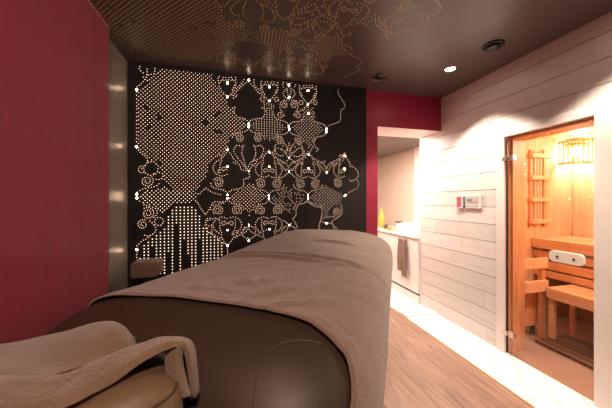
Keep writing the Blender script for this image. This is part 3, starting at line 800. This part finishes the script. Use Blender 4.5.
# ------------------------------------------------------------------ wall controls
pc = thing('button_box', 'small control box with red and crimson displays on the whitewashed wall', 'control panel', (XR, 2.24, 1.29))
box('housing', 'light_plastic', (XR - .022, XR, 2.20, 2.285, 1.222, 1.352), pc, .004)
box('red_display', 'red_led', (XR - .025, XR - .0215, 2.222, 2.272, 1.295, 1.342), pc, label='red square display')
box('grey_keys', 'grey_plastic', (XR - .025, XR - .0215, 2.222, 2.272, 1.268, 1.290), pc)
box('crimson_button', 'pink_led', (XR - .025, XR - .0215, 2.222, 2.272, 1.243, 1.264), pc, label='crimson button')
box('side_bracket', 'grey_plastic', (XR - .020, XR, 2.188, 2.1995, 1.235, 1.345), pc)
pc = thing('thermostat', 'wide pale sauna control panel with a small display, right of the button box', 'control panel', (XR, 2.08, 1.29))
box('housing', 'light_plastic', (XR - .016, XR, 1.995, 2.17, 1.228, 1.358), pc, .004)
box('screen', 'lcd', (XR - .019, XR - .0155, 2.03, 2.155, 1.285, 1.345), pc)
bm = bmesh.new()
for k in range(4): bx(bm, XR - .021, XR - .0185, 2.142 - k * .017, 2.153 - k * .017, 1.300, 1.322)
obj('digits', bm, 'grey_plastic', pc)
for k in range(4): box('key', 'grey_plastic' if k in (0, 3) else 'lcd', (XR - .0185, XR - .0155, 2.137 - k * .033, 2.153 - k * .033, 1.246, 1.262), pc, .001)

# ------------------------------------------------------------------ bathroom vanity
CX = 2.17
van = thing('vanity_cabinet', 'white vanity cabinet with a pale top in the bathroom beyond the opening', 'cabinet', (2.45, 3.8, 0))
box('carcass', 'white_gloss', (CX + .018, 2.734, 2.88, 4.7, .125, .82), van)
for k in range(3):
    y0 = 2.882 + k * .605
    dd = box('door', 'white_gloss', (CX, CX + .0175, y0, y0 + .601, .135, .80), van, .003)
    if k:
        bm = bmesh.new(); tube(bm, [(CX - .022, y0 + .2, .72), (CX - .022, y0 + .36, .72)], .005)
        bx(bm, CX - .024, CX + .001, y0 + .21, y0 + .216, .717, .723); bx(bm, CX - .024, CX + .001, y0 + .344, y0 + .35, .717, .723); obj('handle', bm, 'chrome', dd)
box('plinth', 'white_gloss', (CX + .012, 2.734, 2.88, 4.68, .002, .102), van)
box('shadow_gap', 'darkbrown', (CX + .03, 2.734, 2.881, 4.67, .1025, .1245), van)  # solid dark brown strip stands in for the shadow line above the plinth
box('countertop', 'ceramic', (CX - .012, 2.734, 2.88, 4.72, .82, .85), van, .003)
bm = bmesh.new(); tube(bm, [(CX - .03, 3.02, .775), (CX - .03, 3.30, .775)], .006)
bx(bm, CX - .032, CX, 3.025, 3.032, .771, .779); bx(bm, CX - .032, CX, 3.288, 3.295, .771, .779)
obj('towel_bar', bm, 'chrome', van)
# basin: hollow rectangular vessel
bm = bmesh.new()
def rrect(x0, x1, y0, y1, z, r=.02, n=4):
    out = []
    for (cx, cy, a) in ((x1-r, y1-r, 0), (x0+r, y1-r, 90), (x0+r, y0+r, 180), (x1-r, y0+r, 270)):
        for k in range(n + 1): t = math.radians(a + 90 * k / n); out.append(bm.verts.new((cx + r*math.cos(t), cy + r*math.sin(t), z)))
    return out
L = [rrect(2.27, 2.60, 3.07, 3.49, .851), rrect(2.255, 2.615, 3.05, 3.51, .975), rrect(2.27, 2.60, 3.065, 3.495, .978), rrect(2.285, 2.585, 3.085, 3.475, .87)]
for a, b in zip(L, L[1:]):
    for k in range(len(a)): bm.faces.new((a[k], a[(k+1) % len(a)], b[(k+1) % len(a)], b[k]))
bm.faces.new(L[0][::-1]); bm.faces.new(L[-1])
tag(obj('vessel_basin', bm, 'ceramic'), 'white rectangular basin standing on the vanity top', 'washbasin')
fa = thing('basin_tap', 'chrome mixer tap behind the white basin', 'tap', (2.66, 3.28, .85))
bm = bmesh.new(); tube(bm, [(2.66, 3.28, .85), (2.66, 3.28, 1.08), (2.65, 3.28, 1.10), (2.54, 3.28, 1.10), (2.53, 3.28, 1.07)], .013, 10); obj('spout', bm, 'chrome', fa, smooth=True)
bm = bmesh.new(); tube(bm, [(2.66, 3.28, 1.105), (2.66, 3.30, 1.14), (2.66, 3.34, 1.15)], .007, 8); obj('lever', bm, 'chrome', fa, smooth=True)
ds = thing('soap_dispenser', 'pump soap dispenser beside the tap, at the near end of the vanity', 'soap dispenser', (2.68, 3.10, .85))
bm = bmesh.new(); lathe(bm, [(.028, 0), (.03, .01), (.03, .15), (.012, .17)], 2.68, 3.10, 20, .85); obj('bottle', bm, 'pale_wood', ds, smooth=True)
bm = bmesh.new(); tube(bm, [(2.68, 3.10, 1.02), (2.68, 3.10, 1.06), (2.64, 3.10, 1.06)], .006, 8); obj('pump', bm, 'chrome', ds, smooth=True)
sd = obj('soap_dish', (lambda bm: (lathe(bm, [(.03, 0), (.055, .012), (.058, .022), (.05, .022), (.03, .012)], 2.29, 3.47, 24, .978), bm)[1])(bmesh.new()), 'darkbrown', smooth=True)
tag(sd, 'dark brown soap dish on the left rim of the white basin', 'soap dish')
vz = thing('vase', 'tall yellow pointed vase at the far end of the vanity top', 'vase', (2.34, 4.05, .85))
bm = bmesh.new(); lathe(bm, [(.03, 0), (.055, .03), (.062, .10), (.052, .18), (.028, .26), (.014, .31), (.006, .335)], 2.34, 4.05, 28, .85); obj('body', bm, 'yellow', vz, smooth=True)
bm = bmesh.new(); lathe(bm, [(.04, 0), (.042, .006), (.034, .010)], 2.34, 4.05, 28, .85); obj('foot', bm, 'amber', vz, smooth=True)
jr = thing('jar', 'squat dark brown jar between the yellow vase and the basin', 'jar', (2.31, 3.86, .85))
bm = bmesh.new(); lathe(bm, [(.03, 0), (.038, .01), (.038, .06), (.03, .068)], 2.31, 3.86, 24, .85); obj('body', bm, 'darkbrown', jr, smooth=True)
bm = bmesh.new(); lathe(bm, [(.034, .068), (.034, .08), (.01, .084)], 2.31, 3.86, 24, .85); obj('lid', bm, 'grey_plastic', jr, smooth=True)
tr_ = thing('tray', 'small amber tray lying on the vanity top beside the brown jar', 'tray', (2.27, 3.68, .85))
bm = bmesh.new(); bx(bm, 2.23, 2.32, 3.59, 3.75, .8505, .865, .004); obj('dish', bm, 'amber', tr_)
bm = bmesh.new(); lathe(bm, [(.024, 0), (.026, .01), (.026, .035), (.02, .036)], 2.275, 3.70, 20, .865); obj('candle', bm, 'amber', tr_, smooth=True)
# hand towel on the bar, narrow at the top
bm = bmesh.new(); NU, NV = 26, 34; V = []
for j in range(NV + 1):
    f = j / NV; row = []
    for i in range(NU + 1):
        u = i / NU - .5; wdt = .15 + .05 * min(1, f * 1.6)
        y = 3.155 + u * wdt + .01 * math.sin(f * 5)
        xw = .009 * math.sin(u * 26 + .6 * math.sin(f * 6)) * (.5 + f * .6) + .004 * math.sin(u * 51)
        z = .788 - f * (.47 + (.03 if u < 0 else -.03) + .01 * math.sin(i))
        row.append(bm.verts.new((CX - .042 + xw * .8 - .004 * f, y, z)))
    V.append(row)
back = []
for j in range(7):
    f = j / 6; row = []
    for i in range(NU + 1):
        u = i / NU - .5; row.append(bm.verts.new((CX - .042 + .026 * math.sin(f * PI / 2) if j else CX - .042, 3.155 + u * .15, .788 + .006 * math.sin(f * PI) - (.10 * max(0, f - .4))))) 
    back.append(row)
for R in (V, back):
    for a, b in zip(R, R[1:]):
        for i in range(NU): bm.faces.new((a[i], b[i], b[i+1], a[i+1]))
ht = obj('hand_towel', bm, 'terry3', smooth=True); s = ht.modifiers.new('thick', 'SOLIDIFY'); s.thickness = .006; s.offset = 0
tag(ht, 'brown hand towel hanging on the front of the white vanity', 'towel')

# ------------------------------------------------------------------ sauna interior
def hslat(bm, d, sh=None): bx(bm, *d, .004, random.uniform(.92, 1.05) if sh is None else sh)
ub = thing('sauna_bench', 'upper orange wood sauna bench along the far wall, tall slatted front', 'bench', (3.35, 1.5, 0))
for k in range(5):
    bm = bmesh.new(); hslat(bm, (3.10 + k * .115, 3.205 + k * .115, SY0 + .005, SY1 - .005, .868, .90)); obj('seat_slat', bm, 'sauna_h', ub)
bm = bmesh.new(); hslat(bm, (3.078, 3.099, SY0 + .005, SY1 - .005, .80, .90)); obj('fascia', bm, 'sauna_h', ub)
for z0, z1 in ((.695, .775), (.59, .675), (.504, .575)):
    bm = bmesh.new(); hslat(bm, (3.105, 3.125, SY0 + .005, SY1 - .005, z0, z1)); obj('riser_board', bm, 'sauna_h', ub)
for y_ in (SY0 + .03, SY1 - .07):
    bm = bmesh.new(); bx(bm, 3.128, 3.17, y_, y_ + .04, .004, .866, .003); obj('leg', bm, 'sauna_h', ub)
    bm = bmesh.new(); bx(bm, 3.62, 3.66, y_, y_ + .04, .004, .866, .003); obj('leg', bm, 'sauna_h', ub)
lb = thing('sauna_bench', 'lower orange wood sauna bench in front of the taller slatted one', 'bench', (2.95, 1.4, 0))
for k in range(3):
    bm = bmesh.new(); hslat(bm, (2.782 + k * .105, 2.88 + k * .105, SY0 + .005, 1.84, .472, .50)); obj('seat_slat', bm, 'sauna_h', lb)
bm = bmesh.new(); hslat(bm, (2.76, 2.781, SY0 + .005, 1.84, .405, .50)); obj('fascia', bm, 'sauna_h', lb)
for y_ in (SY0 + .03, 1.797):
    bm = bmesh.new(); bx(bm, 2.785, 2.825, y_, y_ + .04, .004, .471, .003); obj('leg', bm, 'sauna_h', lb)
    bm = bmesh.new(); bx(bm, 3.05, 3.09, y_, y_ + .04, .004, .471, .003); obj('leg', bm, 'sauna_h', lb)
gr = thing('heater_guard', 'two-rail orange wood guard beside the sauna benches, left in the doorway', 'guard rail', (2.6, 1.87, 0))
for z0, z1 in ((.675, .77), (.455, .56)):
    bm = bmesh.new(); hslat(bm, (2.402, 2.80, 1.845, 1.868, z0, z1)); obj('rail', bm, 'sauna_h', gr)
bm = bmesh.new(); bx(bm, 2.755, 2.80, 1.869, 1.91, .004, .76, .003); obj('post', bm, 'sauna_jamb', gr)
bm = bmesh.new(); bx(bm, 2.402, 2.44, 1.869, 1.91, .004, .76, .003); obj('post', bm, 'sauna_jamb', gr)
ht_ = thing('sauna_heater', 'dark sauna heater standing behind the wooden guard', 'heater', (2.66, 2.05, 0))
bm = bmesh.new(); bx(bm, 2.47, 2.80, 1.93, 2.17, .10, .50, .012); obj('casing', bm, 'sauna_jamb', ht_)
for k in range(4): box('foot', 'dark_metal', (2.48 + (k % 2) * .27, 2.51 + (k % 2) * .27, 1.95 + (k // 2) * .17, 1.98 + (k // 2) * .17, .004, .10), ht_)

# floor duckboard
dk = thing('duckboard', 'dark slatted duckboard lying under the sauna benches', 'floor grating', (2.8, 1.6, 0))
for y_ in (.95, 1.35, 1.75): box('batten', 'stone', (2.62, 3.04, y_, y_ + .03, .0042, .018), dk)
for k in range(6): box('slat', 'darkwood', (2.62 + k * .072, 2.665 + k * .072, SY0 + .05, 1.84, .0185, .034), dk, .002)
# backrests
def backrest(axis, a0, label):
    if axis == 'y': t = thing('ladder_backrest', label, 'backrest', (a0 + .14, SY1, 1.4), 'sauna backrests')
    else: t = thing('ladder_backrest', label, 'backrest', (SX1, a0 + .14, 1.4), 'sauna backrests')
    def b_(n_, u0, u1, d0, d1, z0, z1, m):
        bm = bmesh.new()
        if axis == 'y': bx(bm, a0 + u0, a0 + u1, SY1 - d1, SY1 - d0, z0, z1, .003)
        else: bx(bm, SX1 - d1, SX1 - d0, a0 + u0, a0 + u1, z0, z1, .003)
        obj(n_, bm, m, t)
    b_('upright', .02, .055, 0, .025, 1.02, 1.86, 'sauna_jamb'); b_('upright', .215, .25, 0, .025, 1.02, 1.86, 'sauna_jamb')
    for z_ in (1.08, 1.315, 1.55, 1.79): b_('rung', 0, .28, .0255, .062, z_ - .022, z_ + .022, 'sauna_h')
    for u in (.085, .125, .165): b_('slat', u, u + .022, .002, .024, 1.05, 1.84, 'sauna_board')
backrest('y', 3.02, 'ladder-like wooden backrest on the sauna wall left of the lamp')
backrest("x", 1.665, 'ladder-like wooden backrest on the sauna wall right of the lamp')
# corner lamp with slatted shade
cl = thing('sauna_lamp', 'lit corner lamp behind a curved shade of wooden slats in the sauna', 'lamp', (SX1 - .12, SY1 - .12, 1.85))
ccx, ccy = SX1 - .01, SY1 - .01; RR = .24
def arcp(t, r, z): return (ccx - r * math.cos(t), ccy - r * math.sin(t), z)
for z0, z1 in ((1.70, 1.725), (1.935, 1.96)):
    bm = bmesh.new(); N = 20; A = []
    for i in range(N + 1):
        t = PI / 2 * i / N * .96 + .03; A.append([bm.verts.new(arcp(t, r, z)) for r, z in ((RR - .02, z0), (RR + .004, z0), (RR + .004, z1), (RR - .02, z1))])
    for a, b in zip(A, A[1:]):
        for k in range(4): bm.faces.new((a[k], a[(k+1) % 4], b[(k+1) % 4], b[k]))
    bm.faces.new(A[0]); bm.faces.new(A[-1][::-1]); obj('shade_rail', bm, 'veneer', cl)
for i in range(10):
    t = .10 + (PI/2 - .2) * i / 9; bm = bmesh.new(); w = .030
    P = [arcp(t - w, RR + .005, 0), arcp(t + w, RR + .005, 0), arcp(t + w, RR + .013, 0), arcp(t - w, RR + .013, 0)]
    lo = [bm.verts.new((p[0], p[1], 1.695)) for p in P]; hi = [bm.verts.new((p[0], p[1], 1.965)) for p in P]
    bm.faces.new(lo); bm.faces.new(hi)
    for k in range(4): bm.faces.new((lo[k], lo[(k+1) % 4], hi[(k+1) % 4], hi[k]))
    obj('shade_slat', bm, 'veneer', cl)
bm = bmesh.new(); lathe(bm, [(.02, -.05), (.045, -.02), (.045, .03), (.02, .06)], SX1 - .11, SY1 - .11, 20, 1.84); obj('bulb', bm, 'sauna_bulb', cl, smooth=True)
bm = bmesh.new(); bx(bm, SX1 - .14, SX1, SY1 - .14, SY1, 1.895, 1.915, .003); obj('mount', bm, 'sauna_jamb', cl)

# ------------------------------------------------------------------ light
def area(x, y, z, sx, sy, power, col, tgt=None):
    l = bpy.data.lights.new('area_light', 'AREA'); l.shape = 'RECTANGLE'; l.size = sx; l.size_y = sy; l.energy = power; l.color = col
    o = bpy.data.objects.new('area_light', l); C.objects.link(o); o.location = (x, y, z)
    if tgt: o.rotation_euler = (Vector(tgt) - Vector((x, y, z))).to_track_quat('-Z', 'Y').to_euler()
    return o
def point(x, y, z, power, col, r):
    l = bpy.data.lights.new('point_light', 'POINT'); l.energy = power; l.color = col; l.shadow_soft_size = r
    o = bpy.data.objects.new('point_light', l); C.objects.link(o); o.location = (x, y, z); return o
point(SX1 - .16, SY1 - .16, 1.80, 24, (1, .70, .52), .05)                 # sauna lamp
point(2.9, 1.2, 1.85, 34, (1, .72, .56), .08)
area(1.75, 3.35, BZ - .02, .5, .8, 60, (1, .86, .76))                       # bathroom ceiling lamp
spot(.1, .1, H - .02, 26, (1, .72, .52), 130, .9)                           # lamps over the table, behind the camera
spot(.1, -.9, H - .02, 150, (1, .70, .55), 130, .9, (-.9, 1.0, 1.4))
w = bpy.data.worlds.new('world'); scene.world = w; w.use_nodes = True
w.node_tree.nodes['Background'].inputs['Color'].default_value = (.5, .42, .38, 1); w.node_tree.nodes['Background'].inputs['Strength'].default_value = .05

# ------------------------------------------------------------------ camera
cam = bpy.data.cameras.new('camera'); co = bpy.data.objects.new('camera', cam); C.objects.link(co)
co.location = (0, 0, EYE); co.rotation_euler = (PI / 2, 0, -YAW)
cam.sensor_width = 36; cam.lens = 36 * F / 612; cam.shift_y = -3 / 612; cam.clip_start = .02
scene.camera = co
vs = scene.view_settings; vs.view_transform = 'Standard'; vs.look = 'None'; vs.gamma = 1; vs.exposure = 0; vs.use_curve_mapping = False
